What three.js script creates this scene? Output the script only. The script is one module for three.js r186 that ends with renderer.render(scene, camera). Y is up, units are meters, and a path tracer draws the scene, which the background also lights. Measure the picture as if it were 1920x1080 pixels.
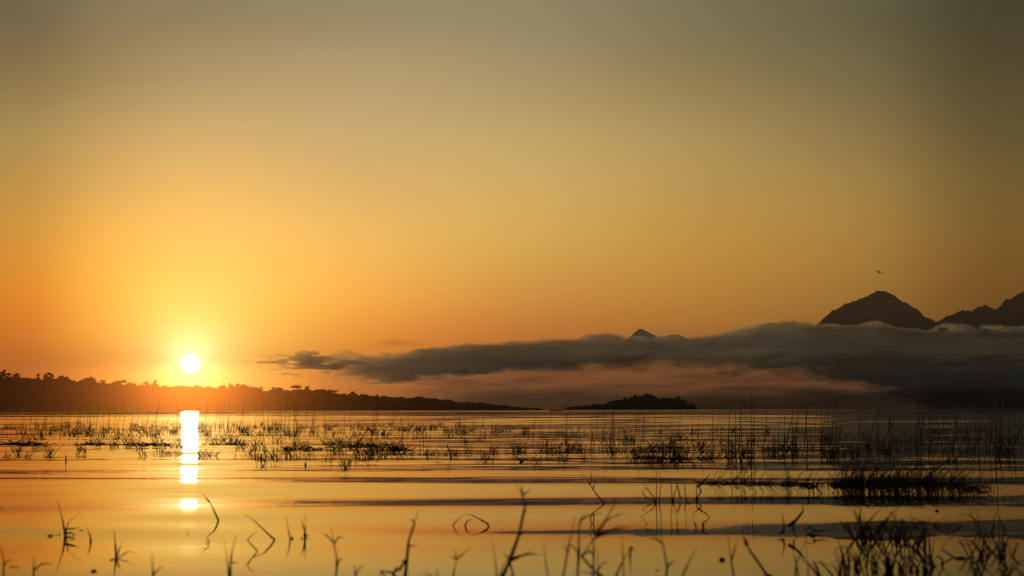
import * as THREE from 'three';
import { mergeGeometries, mergeVertices } from 'three/addons/utils/BufferGeometryUtils.js';

// ---------------------------------------------------------------- camera, sky, sun, exposure
const FOC = 3140;                    // focal length in pixels of a frame 1920 wide
const EYE = 0.5;                     // metres above the lake
const HORIZON = 768;
const scene = new THREE.Scene();
const camera = new THREE.PerspectiveCamera(2 * Math.atan(540 / FOC) * 180 / Math.PI, 16 / 9, 0.05, 60000);
camera.position.set(0, EYE, 0);
camera.rotation.order = 'YXZ';
camera.rotation.set(Math.atan((HORIZON - 540) / FOC), 0, -0.19 * Math.PI / 180);
camera.focus = 26;
camera.userData.fStop = 4.6;
camera.updateMatrixWorld(true);
scene.add(camera);

const renderer = new THREE.WebGLRenderer({ antialias: true });
renderer.setSize(1024, 576);
renderer.toneMapping = THREE.LinearToneMapping;
renderer.toneMappingExposure = 1;
renderer.shadowMap.enabled = true;

// direction of a point of the frame, and the point on that direction at a ground distance
const ray = (x, y) => new THREE.Vector3((x - 960) / FOC, (540 - y) / FOC, -1).applyQuaternion(camera.quaternion).normalize();
const at = (x, y, d) => { const r = ray(x, y); return r.multiplyScalar(d / Math.hypot(r.x, r.z)).add(camera.position); };
const onWater = (x, y) => { const r = ray(x, y); return r.multiplyScalar(-EYE / r.y).add(camera.position); };

// seeded random numbers and noise
function rng(seed) { let a = seed >>> 0; return () => { a = (a + 0x6d2b79f5) | 0; let t = Math.imul(a ^ (a >>> 15), 1 | a); t = (t + Math.imul(t ^ (t >>> 7), 61 | t)) ^ t; return ((t ^ (t >>> 14)) >>> 0) / 4294967296; }; }
const hash2 = (i, j, s) => { let h = Math.imul(i, 374761393) + Math.imul(j, 668265263) + Math.imul(s, 974711); h = Math.imul(h ^ (h >>> 13), 1274126177); return ((h ^ (h >>> 16)) >>> 0) / 4294967296; };
function vnoise(x, y, s = 0) {
  const i = Math.floor(x), j = Math.floor(y), fx = x - i, fy = y - j, u = fx * fx * fx * (fx * (fx * 6 - 15) + 10), v = fy * fy * fy * (fy * (fy * 6 - 15) + 10);
  const a = hash2(i, j, s), b = hash2(i + 1, j, s), c = hash2(i, j + 1, s), d = hash2(i + 1, j + 1, s);
  return a + (b - a) * u + (c - a) * v + (a - b - c + d) * u * v;
}
function fbm(x, y, s = 0, oct = 4) { let t = 0, a = 0.5, n = 0; for (let k = 0; k < oct; k++) { t += a * vnoise(x, y, s + k); n += a; a *= 0.5; x = x * 2.03 + 7.1; y = y * 2.03 + 3.7; } return t / n; }
const clamp = (x, a = 0, b = 1) => Math.min(b, Math.max(a, x));
const smooth = (a, b, x) => { const t = clamp((x - a) / (b - a)); return t * t * (3 - 2 * t); };
const lerp = (a, b, t) => a + (b - a) * t;
// a smooth curve through points [x, y] sorted by x, held level beyond its ends
function curve(pts) {
  const n = pts.length, m = pts.map((p, k) => { const a = pts[Math.max(0, k - 1)], b = pts[Math.min(n - 1, k + 1)]; return (b[1] - a[1]) / (b[0] - a[0]); });
  return (x) => {
    if (x <= pts[0][0]) return pts[0][1];
    if (x >= pts[n - 1][0]) return pts[n - 1][1];
    let k = 0; while (x > pts[k + 1][0]) k++;
    const h = pts[k + 1][0] - pts[k][0], t = (x - pts[k][0]) / h, t2 = t * t, t3 = t2 * t;
    return (2 * t3 - 3 * t2 + 1) * pts[k][1] + (t3 - 2 * t2 + t) * h * m[k] + (3 * t2 - 2 * t3) * pts[k + 1][1] + (t3 - t2) * h * m[k + 1];
  };
}

const SUN = ray(357, 681);
const skyTexture = (() => {
  const W = 4096, H = 2048, data = new Float32Array(W * H * 4);
  const lin = (c) => (c <= 0.04045 ? c / 12.92 : ((c + 0.055) / 1.055) ** 2.4);
  const deg = Math.PI / 180, azOf = (x) => Math.atan((x - 960) / FOC) / deg, elOf = (y) => Math.atan((HORIZON - y) / FOC) / deg;
  const els = [768, 700, 620, 550, 450, 350, 260, 130, 20].map(elOf).concat([26, 50, 90]);
  // colours of the clear dusk air by bearing (degrees from the camera's heading) and height above the horizon
  const far = [[78, 48, 30], [80, 52, 32], [84, 58, 36], [88, 64, 40], [92, 72, 46], [90, 76, 52], [84, 74, 56], [76, 72, 58], [72, 70, 62], [70, 72, 70], [66, 72, 78], [64, 71, 80]];
  const top = [[96, 96, 84], [78, 84, 86], [64, 71, 80]];
  const cols = [
    [-180, far], [-75, far],
    [-30, [[150, 80, 25], [155, 88, 28], [165, 100, 36], [165, 108, 42], [158, 112, 50], [145, 112, 58], [128, 108, 64], [104, 94, 66], [94, 88, 68], ...top]],
    [azOf(30), [[198, 84, 10], [208, 98, 14], [220, 116, 22], [224, 132, 34], [204, 142, 58], [182, 141, 75], [163, 137, 84], [128, 112, 76], [112, 102, 79], ...top]],
    [azOf(190), [[245, 122, 12], [251, 140, 22], [255, 164, 40], [252, 174, 58], [238, 173, 78], [210, 164, 94], [188, 155, 100], [150, 132, 92], [134, 121, 91], ...top]],
    [azOf(360), [[255, 170, 40], [255, 182, 52], [255, 192, 70], [254, 196, 84], [248, 190, 98], [228, 180, 105], [203, 170, 112], [168, 148, 108], [142, 130, 98], ...top]],
    [azOf(670), [[235, 122, 40], [240, 135, 45], [250, 158, 58], [251, 178, 78], [238, 184, 98], [217, 176, 110], [200, 170, 118], [178, 158, 117], [152, 140, 108], ...top]],
    [azOf(990), [[190, 92, 48], [198, 104, 50], [208, 128, 56], [214, 150, 70], [214, 168, 88], [206, 170, 103], [192, 165, 110], [166, 149, 109], [148, 138, 108], ...top]],
    [azOf(1310), [[150, 78, 44], [160, 92, 44], [178, 116, 48], [189, 133, 58], [190, 145, 70], [182, 148, 85], [170, 145, 92], [141, 126, 86], [125, 118, 88], ...top]],
    [azOf(1630), [[116, 64, 38], [126, 76, 40], [146, 98, 45], [158, 113, 51], [164, 124, 62], [155, 125, 70], [136, 116, 73], [112, 103, 71], [99, 95, 70], ...top]],
    [azOf(1890), [[92, 56, 32], [98, 62, 30], [108, 72, 30], [116, 79, 32], [118, 89, 42], [108, 90, 48], [95, 82, 50], [79, 72, 48], [69, 68, 48], ...top]],
    [40, far], [180, far],
  ];
  const profile = cols.map(([, c]) => [0, 1, 2].map((k) => curve(els.map((e, i) => [e, c[i][k] / 255]))));
  const rows = [];
  for (let r = H / 2; r < H; r++) { const el = ((r + 0.5) / H - 0.5) * 180; rows.push(profile.map((p) => p.map((f) => f(el)))); }
  const wisp = (px, py, cx, cy, w, h) => Math.exp(-(((px - cx) / w) ** 2) - (((py - cy) / h) ** 2));
  const ground = [0.16, 0.085, 0.035];
  for (let c = 0; c < W; c++) {
    const round = ((c + 0.5) / W - 0.5) * 360;               // 0 = +x
    let az = round + 90; if (az > 180) az -= 360;             // 0 = -z, right positive
    let k = 0; while (k < cols.length - 2 && az > cols[k + 1][0]) k++;
    // weights of a smooth curve over four neighbouring columns
    const x0 = cols[Math.max(0, k - 1)][0], x1 = cols[k][0], x2 = cols[k + 1][0], x3 = cols[Math.min(cols.length - 1, k + 2)][0];
    const h = x2 - x1, t = clamp((az - x1) / h), t2 = t * t, t3 = t2 * t, m1 = (t3 - 2 * t2 + t) * h / (x2 - x0), m2 = (t3 - t2) * h / (x3 - x1);
    const w = [-m1, 2 * t3 - 3 * t2 + 1 - m2, 3 * t2 - 2 * t3 + m1, m2], id = [Math.max(0, k - 1), k, k + 1, Math.min(cols.length - 1, k + 2)];
    for (let r = 0; r < H; r++) {
      const o = (r * W + c) * 4; data[o + 3] = 1;
      if (r < H / 2) { data[o] = ground[0]; data[o + 1] = ground[1]; data[o + 2] = ground[2]; continue; }
      const row = rows[r - H / 2], el = ((r + 0.5) / H - 0.5) * 180;
      const dx = (Math.cos(el * deg) * Math.sin(az * deg)) - SUN.x, dy = Math.sin(el * deg) - SUN.y, dz = -Math.cos(el * deg) * Math.cos(az * deg) - SUN.z;
      const s = Math.hypot(dx, dy, dz) * FOC;               // distance from the sun in frame pixels
      const px = 960 + FOC * Math.tan(clamp(az, -60, 60) * deg), py = HORIZON - FOC * Math.tan(el * deg) + (960 - px) * 0.0033;
      const a = Math.exp(-s / 29), b = Math.exp(-s / 88), disc = 1 - smooth(7, 16, s);
      const c2 = Math.exp(-s / 190), glow = [1.8 * a + 1.2 * b + 0.5 * c2, 1.6 * a + 0.92 * b + 0.23 * c2, 1.25 * a + 0.34 * b + 0.015 * c2];
      const g = lerp(1.15, 1.04, smooth(6, 14, el)), gain = [g * 1.01, g * lerp(1, 0.965, smooth(5, 13, el)), g];
      let veil = 1;
      if (Math.abs(px - 400) < 500 && py > 600) veil = 1 - 0.16 * wisp(px, py, 312, 676, 26, 3) - 0.3 * wisp(px, py, 395, 677, 14, 2.6) - 0.4 * wisp(px, py, 735, 643, 26, 4) - 0.22 * wisp(px, py, 775, 646, 22, 3);
      for (let q = 0; q < 3; q++) {
        const v = (q === 2 ? 0.95 : 1) * (w[0] * row[id[0]][q] + w[1] * row[id[1]][q] + w[2] * row[id[2]][q] + w[3] * row[id[3]][q]);
        data[o + q] = (lin(Math.max(0.02, v)) * gain[q] + glow[q]) * (q === 2 ? (1 + veil) / 2 : veil) + disc * [40, 32, 18][q];
      }
    }
  }
  const t = new THREE.DataTexture(data, W, H, THREE.RGBAFormat, THREE.FloatType);
  t.mapping = THREE.EquirectangularReflectionMapping; t.magFilter = THREE.LinearFilter; t.minFilter = THREE.LinearFilter; t.needsUpdate = true;
  return t;
})();
scene.background = skyTexture;
scene.environment = skyTexture;

const sun = new THREE.DirectionalLight(new THREE.Color(1, 0.55, 0.22), 1.5);
sun.position.copy(SUN).multiplyScalar(400);
sun.castShadow = true; sun.shadow.mapSize.set(2048, 2048);
Object.assign(sun.shadow.camera, { left: -120, right: 120, top: 60, bottom: -60, near: 1, far: 900 });
scene.add(sun, sun.target);
scene.fog = new THREE.FogExp2(new THREE.Color(1.0, 0.8, 0.62), 2.5e-5);

// ---------------------------------------------------------------- helpers for things and parts
const used = new Map();
const numbered = (name) => { const n = used.get(name) ?? 0; used.set(name, n + 1); return n ? `${name}_${String(n).padStart(3, '0')}` : name; };
function tag(o, label, category, group, kind) {
  if (label) o.userData.label = label;
  if (category) o.userData.category = category;
  if (group) o.userData.group = group;
  if (kind) o.userData.kind = kind;
  o.traverse((m) => { if (m.isMesh) { m.castShadow = true; m.receiveShadow = true; } });
  return o;
}
function part(name, geometry, material, parent) { const m = new THREE.Mesh(geometry, material); m.name = name; m.castShadow = m.receiveShadow = true; parent.add(m); return m; }
function whole(name, geometry, material) { const m = new THREE.Mesh(geometry, material); m.name = numbered(name); m.castShadow = m.receiveShadow = true; scene.add(m); return m; }
function base(name, p, turn = 0) { const g = new THREE.Group(); g.name = numbered(name); g.position.copy(p); g.rotation.y = turn; scene.add(g); return g; }
const std = (name, rgb, roughness = 0.9, more = {}) => { const m = new THREE.MeshPhysicalMaterial({ roughness, side: THREE.DoubleSide, ...more }); m.name = name; m.color.setRGB(...rgb); return m; };
function geometryFrom(pos, index, normal) {
  const g = new THREE.BufferGeometry();
  g.setAttribute('position', new THREE.BufferAttribute(pos instanceof Float32Array ? pos : new Float32Array(pos), 3));
  g.setIndex(new THREE.BufferAttribute(index instanceof Uint32Array ? index : new Uint32Array(index), 1));
  if (normal) g.setAttribute('normal', new THREE.BufferAttribute(normal, 3)); else g.computeVertexNormals();
  return g;
}

// ---------------------------------------------------------------- the lake
const lakeHeight = (() => {
  const R = rng(17), waves = [];
  const add = (n, l0, l1, slope, spread) => {
    for (let k = 0; k < n; k++) {
      const l = l0 * (l1 / l0) ** ((k + R()) / n), th = (R() + R() + R() - 1.5) / 1.5 * spread * Math.PI / 180, q = 2 * Math.PI / l;
      waves.push({ l, kx: q * Math.sin(th), kz: q * Math.cos(th), a: slope * Math.PI / 180 / q * (0.6 + 0.8 * R()) / Math.sqrt(n / 2), p: R() * 6.283 });
    }
  };
  add(14, 1.5, 4.6, 0.68, 40);      // long low swell
  add(26, 0.6, 1.7, 0.5, 46);     // ripples
  add(24, 0.2, 0.6, 0.46, 55);    // small ripples, in patches
  add(14, 5, 16, 0.55, 45);         // farther out the wind is stronger
  add(16, 16, 60, 1.0, 50);
  add(16, 60, 400, 1.3, 50);
  return (x, z, step, built) => {
    const d = Math.hypot(x, z), patch = fbm(x / 9 + 40, z / 16 + 9, 5, 3);
    const small = (0.1 + 0.9 * smooth(8, 19, d)) * (0.35 + 1.3 * patch), rip = 0.36 + 0.64 * smooth(6, 22, d), wind = smooth(30, 70, d), lee = 1 - 0.36 * smooth(0.06, 0.26, x / d);   // the right of the lake lies in the lee
    let h = 0;
    for (const w of waves) {
      let f = smooth(2.5, 5, w.l / step);
      if (f <= 0 || (built && w.l > 16)) continue;   // the far surface keeps only the slopes of its longest waves
      f *= w.l < 0.7 ? small * lee : w.l < 1.9 ? rip * lee * (0.3 + 1.4 * patch) : w.l < 5 ? lerp(1, lee, smooth(12, 18, d)) : wind * lee * (w.l < 16 ? 1 : w.l < 60 ? smooth(90, 220, d) : smooth(160, 500, d));
      h += f * w.a * Math.sin(w.kx * x + w.kz * z + w.p);
    }
    return h;
  };
})();
{
  const radii = [0.01, 0.6, 1.2, 1.8, 2.3];
  for (let d = 2.6; d < 150; d += Math.max(0.025, d * 0.0042)) radii.push(d);
  for (let d = 150; d < 26000; d *= 1.028) radii.push(d);
  radii.push(27000);
  const angles = [];
  for (let k = 0; k <= 340; k++) angles.push(-21 + 42 * k / 340);
  for (let k = 1; k < 60; k++) angles.push(21 + 318 * k / 60);
  const n = angles.length, pos = new Float32Array(radii.length * n * 3), nor = new Float32Array(pos.length), idx = new Uint32Array((radii.length - 1) * n * 6);
  let o = 0, q = 0;
  radii.forEach((d, i) => {
    const step = Math.max((radii[Math.min(i + 1, radii.length - 1)] - radii[Math.max(0, i - 1)]) / 2, 0.02), e = step * 0.3;
    angles.forEach((a, j) => {
      const t = a * Math.PI / 180, x = d * Math.sin(t), z = -d * Math.cos(t), inView = Math.abs(a) < 25;
      const h = inView ? lakeHeight(x, z, step) : 0, hx = inView ? (lakeHeight(x + e, z, step) - h) / e : 0, hz = inView ? (lakeHeight(x, z + e, step) - h) / e : 0, l = Math.hypot(hx, 1, hz);
      pos[o] = x; pos[o + 1] = inView ? lakeHeight(x, z, step, true) : 0; pos[o + 2] = z; nor[o] = -hx / l; nor[o + 1] = 1 / l; nor[o + 2] = -hz / l; o += 3;
      if (i) { const b = (j + 1) % n, A = (i - 1) * n + j, B = (i - 1) * n + b, C = i * n + j, D = i * n + b; idx.set([A, B, D, A, D, C], q); q += 6; }
    });
  });
  const m = std('lake_water', [0.012, 0.010, 0.007], 0.015, { ior: 1.333 });
  m.side = THREE.FrontSide;
  tag(whole('lake', geometryFrom(pos, idx, nor), m), 'calm lake with long low ripples reflecting the orange dusk sky', 'lake', null, 'structure');
}

// ---------------------------------------------------------------- mountains and the cloud lying before them
const rock = std('mountain_forest', [0.05, 0.045, 0.035], 1);
// a ridge whose crest runs through points of the frame at a distance; it falls away towards and behind the viewer
function mountain(label, crest, dist, depth, seed, rough) {
  const top = curve(crest), x0 = crest[0][0], x1 = crest[crest.length - 1][0], nx = Math.round((x1 - x0) / 2.5), nz = 46, pos = [], idx = [];
  for (let i = 0; i <= nx; i++) {
    const px = lerp(x0, x1, i / nx);
    for (let j = 0; j <= nz; j++) {
      const v = j / nz * 2 - 1, d = dist + depth * v * Math.abs(v) ** 0.3;
      const p = at(px, HORIZON, d), crestY = at(px, top(px), dist).y;
      const ridges = fbm(px / 26 + 3, v * 2.2, seed, 5) - 0.5, gully = Math.abs(fbm(px / 40 + v * 1.2, v * 1.1 + 4, seed + 9, 4) - 0.5);
      const fall = 1 - Math.abs(v) ** 0.8, jag = (vnoise(px / 5, v * 30, seed + 3) - 0.5) * 8 * rough + (fbm(px / 11, 1.7, seed + 6, 3) - 0.5) * 26 * rough;
      const h = crestY * Math.min(1, d / dist) * fall * (1 - (ridges + 0.5 + gully) * 0.45 * Math.min(1, Math.abs(v) * 3) * rough) + jag * fall;
      pos.push(p.x, Math.max(-20, h - (j === 0 || j === nz ? 40 : 0)), p.z);
      if (i && j) { const a = (i - 1) * (nz + 1) + j - 1, b = a + nz + 1; idx.push(a, b, b + 1, a, b + 1, a + 1); }
    }
  }
  return tag(whole('mountain', geometryFrom(pos, idx), rock), label, 'mountain', null, 'structure');
}
mountain('tall dark peak standing clear above the cloud', [[1400, 740], [1450, 700], [1490, 650], [1537, 606], [1565, 582], [1590, 570], [1612, 563], [1636, 551], [1655, 545], [1668, 546], [1685, 556], [1700, 567], [1722, 578], [1738, 592], [1756, 601], [1800, 640], [1850, 690], [1900, 740]], 12500, 2600, 21, 1);
mountain('dark ridge rising to the edge of the frame beside the tall peak', [[1690, 690], [1730, 628], [1760, 602], [1785, 592], [1806, 583], [1828, 582], [1850, 572], [1872, 579], [1890, 562], [1920, 549], [1970, 520], [2020, 508], [2080, 540], [2160, 610], [2240, 700]], 11000, 2400, 31, 1);
mountain('small far peak just showing over the cloud', [[1110, 740], [1150, 672], [1180, 634], [1190, 624], [1198, 618.5], [1205, 617], [1213, 620], [1224, 626], [1236, 630], [1246, 632], [1256, 628], [1264, 627], [1274, 628], [1286, 633], [1320, 655], [1370, 690], [1430, 740]], 17000, 2200, 41, 0.6);
mountain('low far summit barely breaking the cloud top', [[1370, 700], [1420, 618], [1440, 607], [1452, 605], [1465, 608], [1500, 640], [1560, 700]], 16000, 1500, 51, 0.5);

// Bodies of cloud: closed volumes that take up light along the way through them; thickness (metres) comes from depth(x, y) over the frame
const cloudAir = new THREE.MeshPhysicalMaterial({ transmission: 1, roughness: 0, ior: 1.0, thickness: 1, specularIntensity: 0, attenuationDistance: 1000 });
cloudAir.name = 'cloud_air';
const PER_KM = 1.6;
cloudAir.attenuationColor.setRGB(Math.exp(-PER_KM), Math.exp(-PER_KM * 0.80), Math.exp(-PER_KM * 0.55));
function cloud(label, dist, x0, x1, y0, y1, nx, ny, tau, bulk = 1) {
  const front = [], back = [], thick = [], idx = [];
  for (let j = 0; j <= ny; j++) for (let i = 0; i <= nx; i++) {
    const px = lerp(x0, x1, i / nx), py = lerp(y0, y1, j / ny), edge = Math.min(i, nx - i, j) === 0;
    const t = edge ? 0 : Math.max(0, tau(px, py)) / PER_KM * 1000 * bulk;
    const d = dist + 0.07 * dist * (fbm(px / 300, py / 60, 77, 2) - 0.5), a = at(px, py, d - t * 0.5), b = at(px, py, d + t * 0.5);
    front.push(a.x, a.y, a.z); back.push(b.x, b.y, b.z); thick.push(t);
  }
  const n = front.length / 3;
  for (let j = 0; j < ny; j++) for (let i = 0; i < nx; i++) {
    const a = j * (nx + 1) + i, b = a + 1, c = a + nx + 1, d = c + 1;
    if (thick[a] + thick[b] + thick[c] + thick[d] <= 0) continue;
    idx.push(a, c, d, a, d, b, a + n, d + n, c + n, a + n, b + n, d + n);
  }
  return tag(whole('cloud_bank', geometryFrom(front.concat(back), idx), cloudAir), label, 'cloud', null, 'stuff');
}
// Bodies of mist: closed shells of vapour that let part of the light behind them through and scatter the rest
function vapour(name, rgb, transmission) {
  const m = new THREE.MeshPhysicalMaterial({ transmission, roughness: 1, thickness: 0, specularIntensity: 0, transparent: true, vertexColors: true, side: THREE.DoubleSide });
  m.name = name; m.color.setRGB(...rgb);
  return m;
}
const rosyVapour = vapour('rosy_vapour', [1, 0.65, 0.50], 0.95), greyVapour = vapour('grey_vapour', [0.64, 0.74, 0.76], 0.85);
function mist(label, air, dist, x0, x1, y0, y1, nx, ny, tau, nearShare = 0.5) {   // nearShare: how much of the vapour the near side of the shell carries
  const o = cloud(label, dist, x0, x1, y0, y1, nx, ny, tau, 0.12), g = o.geometry, n = (nx + 1) * (ny + 1), col = new Float32Array(n * 8);
  const nor = g.attributes.normal;
  for (let k = 0; k < n; k++) {
    const px = lerp(x0, x1, k % (nx + 1) / nx), py = lerp(y0, y1, Math.floor(k / (nx + 1)) / ny);
    const q = Math.max(0, tau(px, py)), w = lerp(1.3, 0.86, smooth(0.3, 3.2, q)) * (0.92 + 0.16 * fbm(px / 60, py / 13, 91, 4));  // shade of thick vapour put into its vertex colour, thin vapour left paler
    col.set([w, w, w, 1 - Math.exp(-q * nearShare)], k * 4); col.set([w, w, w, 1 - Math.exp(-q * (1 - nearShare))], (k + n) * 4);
    const v = ray(px, HORIZON - 30); nor.setXYZ(k, -v.x, -v.y, -v.z); nor.setXYZ(k + n, -v.x, -v.y, -v.z);                     // vapour has no facets
  }
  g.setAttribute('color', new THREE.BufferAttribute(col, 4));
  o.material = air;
  return o;
}
{
  const top = curve([[420, 682], [450, 676], [500, 668], [545, 661], [580, 655], [610, 659], [650, 661], [700, 662], [745, 661], [790, 657], [830, 649], [870, 646], [950, 645], [985, 637], [1030, 633], [1100, 631], [1150, 627], [1185, 629], [1230, 634.5], [1290, 632], [1340, 622], [1400, 614], [1440, 607], [1480, 602], [1520, 604], [1555, 609], [1590, 607], [1625, 605], [1655, 608], [1690, 615], [1735, 619], [1765, 611], [1800, 612], [1840, 617], [1880, 614], [1920, 609], [2000, 600], [2150, 640], [2300, 700]]);
  const low = curve([[420, 685], [450, 682], [520, 694], [560, 700], [600, 705], [680, 712], [760, 716], [850, 708], [900, 700], [1000, 698], [1120, 696], [1250, 692], [1330, 694], [1400, 702], [1500, 714], [1600, 730], [1750, 765], [1900, 792], [2300, 795]]);
  const dense = curve([[420, 0], [436, 0.7], [480, 1.3], [530, 1.7], [580, 2.4], [640, 2.8], [800, 4], [1000, 5], [1300, 6], [1600, 7], [2000, 7], [2300, 3]]);
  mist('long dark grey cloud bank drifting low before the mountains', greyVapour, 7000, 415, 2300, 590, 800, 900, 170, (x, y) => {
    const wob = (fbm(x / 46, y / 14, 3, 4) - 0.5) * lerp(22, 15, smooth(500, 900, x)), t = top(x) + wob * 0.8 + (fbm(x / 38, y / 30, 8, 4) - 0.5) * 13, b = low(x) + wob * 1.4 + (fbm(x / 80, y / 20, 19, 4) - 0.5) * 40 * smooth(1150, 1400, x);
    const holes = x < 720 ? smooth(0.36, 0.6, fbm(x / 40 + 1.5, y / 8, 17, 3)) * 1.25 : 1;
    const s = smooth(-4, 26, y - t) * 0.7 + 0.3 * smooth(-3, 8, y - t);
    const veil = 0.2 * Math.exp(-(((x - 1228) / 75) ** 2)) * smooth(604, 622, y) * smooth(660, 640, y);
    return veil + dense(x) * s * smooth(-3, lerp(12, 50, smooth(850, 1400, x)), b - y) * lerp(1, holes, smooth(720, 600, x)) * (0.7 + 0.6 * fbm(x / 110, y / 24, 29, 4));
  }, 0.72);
  cloud('dim grey fog lying on the water under the cloud bank', 5200, 620, 2300, 640, 800, 700, 120, (x, y) => {
    const n = fbm(x / 90, y / 16, 61, 4), streak = fbm(x / 170 + 5, y / 11, 71, 3);
    const base = 1.25 * smooth(716, 750, y + (n - 0.5) * 16) * smooth(640, 950, x);
    const right = smooth(1150, 1640, x + (streak - 0.5) * 420 + (n - 0.5) * 200) * smooth(672, 706, y + (n - 0.5) * 26) * (0.3 + 0.7 * smooth(696, 745, y));
    return base + right * (0.6 + 0.8 * n) + 0.5 * smooth(0.45, 0.75, fbm(x / 190 + 2, y / 17, 83, 4)) * smooth(620, 760, x) * smooth(690, 712, y);   // darker streaks of fog
  });
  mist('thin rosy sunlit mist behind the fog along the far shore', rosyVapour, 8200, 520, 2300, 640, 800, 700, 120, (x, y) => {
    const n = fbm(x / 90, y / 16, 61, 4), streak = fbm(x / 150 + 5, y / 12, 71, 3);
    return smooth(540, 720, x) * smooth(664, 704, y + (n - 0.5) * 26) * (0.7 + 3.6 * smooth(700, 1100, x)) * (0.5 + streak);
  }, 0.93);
}
// ---------------------------------------------------------------- wooded shores
const leafDark = std('dark_foliage', [0.05, 0.055, 0.028], 1), bark = std('dark_bark', [0.05, 0.038, 0.028], 1), soil = std('shore_soil', [0.05, 0.04, 0.028], 1);
// a crown of uneven leaf clumps inside an ellipsoid, metres; kind 0 round, 1 flat umbrella, 2 ragged and tall
function crown(seed, w, h, kind) {
  const R = rng(seed), parts = [], lumps = kind === 1 ? 11 : 18;
  for (let k = 0; k < lumps; k++) {
    const g = new THREE.IcosahedronGeometry(1, 1), p = g.attributes.position, a = R() * 6.283, q = Math.sqrt(R()), y = kind === 1 ? R() * 0.3 + 0.6 : R();
    const spread = kind === 2 ? (0.55 - 0.35 * y) : kind === 1 ? 0.5 : 0.5 * Math.sqrt(Math.max(0.1, 1 - (1.5 * y - 0.6) ** 2));
    const r = w * (kind === 1 ? 0.16 : 0.155) * (0.6 + 0.8 * R()), cx = Math.cos(a) * q * w * spread, cz = Math.sin(a) * q * w * spread, cy = h * (0.12 + 0.74 * y);
    for (let i = 0; i < p.count; i++) { const f = r * (0.75 + 0.5 * hash2(Math.round(p.getX(i) * 50), Math.round(p.getY(i) * 50) + Math.round(p.getZ(i) * 50) * 7, seed + k)); p.setXYZ(i, cx + p.getX(i) * f, cy + p.getY(i) * f * 0.7, cz + p.getZ(i) * f); }
    g.deleteAttribute('uv'); g.deleteAttribute('normal'); parts.push(g);
    const leaf = [];                                        // leaf sprays that fray the outline
    for (let i = 0; i < 16; i++) {
      const b = R() * 6.283, e = R() * 2 - 0.7, c = [cx + Math.cos(b) * r * 1.05, cy + e * r * 0.75, cz + Math.sin(b) * r * 1.05], s = w * 0.035 * (0.6 + R());
      for (let v = 0; v < 3; v++) leaf.push(c[0] + (R() - 0.5) * 2.4 * s, c[1] + (R() - 0.4) * 2.4 * s, c[2] + (R() - 0.5) * 2.4 * s);
    }
    const l = new THREE.BufferGeometry(); l.setAttribute('position', new THREE.Float32BufferAttribute(leaf, 3)); parts.push(l);
  }
  const all = mergeGeometries(parts.map((g) => (g.index ? g.toNonIndexed() : g)));
  all.computeVertexNormals();
  return all;
}
function trunk(seed, h, r) {
  const R = rng(seed), pts = []; let x = 0, z = 0;
  for (let k = 0; k <= 5; k++) { pts.push(new THREE.Vector3(x, h * k / 5 - 1, z)); x += (R() - 0.5) * h * 0.05; z += (R() - 0.5) * h * 0.05; }
  const parts = [taperTube(pts, r, r * 0.35, 6)];
  for (let k = 0; k < 3; k++) { const b = pts[3].clone().lerp(pts[4], R()), a = R() * 6.283; parts.push(taperTube([b, b.clone().add(new THREE.Vector3(Math.cos(a) * h * 0.14, h * 0.12, Math.sin(a) * h * 0.14)), b.clone().add(new THREE.Vector3(Math.cos(a) * h * 0.24, h * 0.3, Math.sin(a) * h * 0.24))], r * 0.4, r * 0.12, 5)); }
  return mergeGeometries(parts);
}
// a tube through points whose radius runs from r0 to r1 (flattened by flat across its second axis)
function taperTube(pts, r0, r1, sides = 5, bend = null, flat = 1) {
  const n = pts.length, pos = [], idx = [], t = new THREE.Vector3(), u = new THREE.Vector3(), v = new THREE.Vector3(), ref = new THREE.Vector3(0.31, 0.2, 0.93).normalize();
  for (let k = 0; k < n; k++) {
    t.copy(pts[Math.min(k + 1, n - 1)]).sub(pts[Math.max(0, k - 1)]).normalize();
    u.copy(ref).addScaledVector(t, -ref.dot(t)).normalize(); v.crossVectors(t, u);
    const f = k / (n - 1), r = bend ? bend(f) : lerp(r0, r1, f);
    for (let s = 0; s < sides; s++) { const a = s / sides * 6.2832, c = Math.cos(a) * r * flat, d = Math.sin(a) * r; pos.push(pts[k].x + u.x * c + v.x * d, pts[k].y + u.y * c + v.y * d, pts[k].z + u.z * c + v.z * d); }
    if (k) for (let s = 0; s < sides; s++) { const a = (k - 1) * sides + s, b = (k - 1) * sides + (s + 1) % sides; idx.push(a, b, b + sides, a, b + sides, a + sides); }
  }
  for (const k of [0, n - 1]) { const c = pos.length / 3; pos.push(pts[k].x, pts[k].y, pts[k].z); for (let s = 0; s < sides; s++) { const a = k * sides + s, b = k * sides + (s + 1) % sides; k ? idx.push(a, b, c) : idx.push(b, a, c); } }
  return geometryFrom(pos, idx);
}
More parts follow.
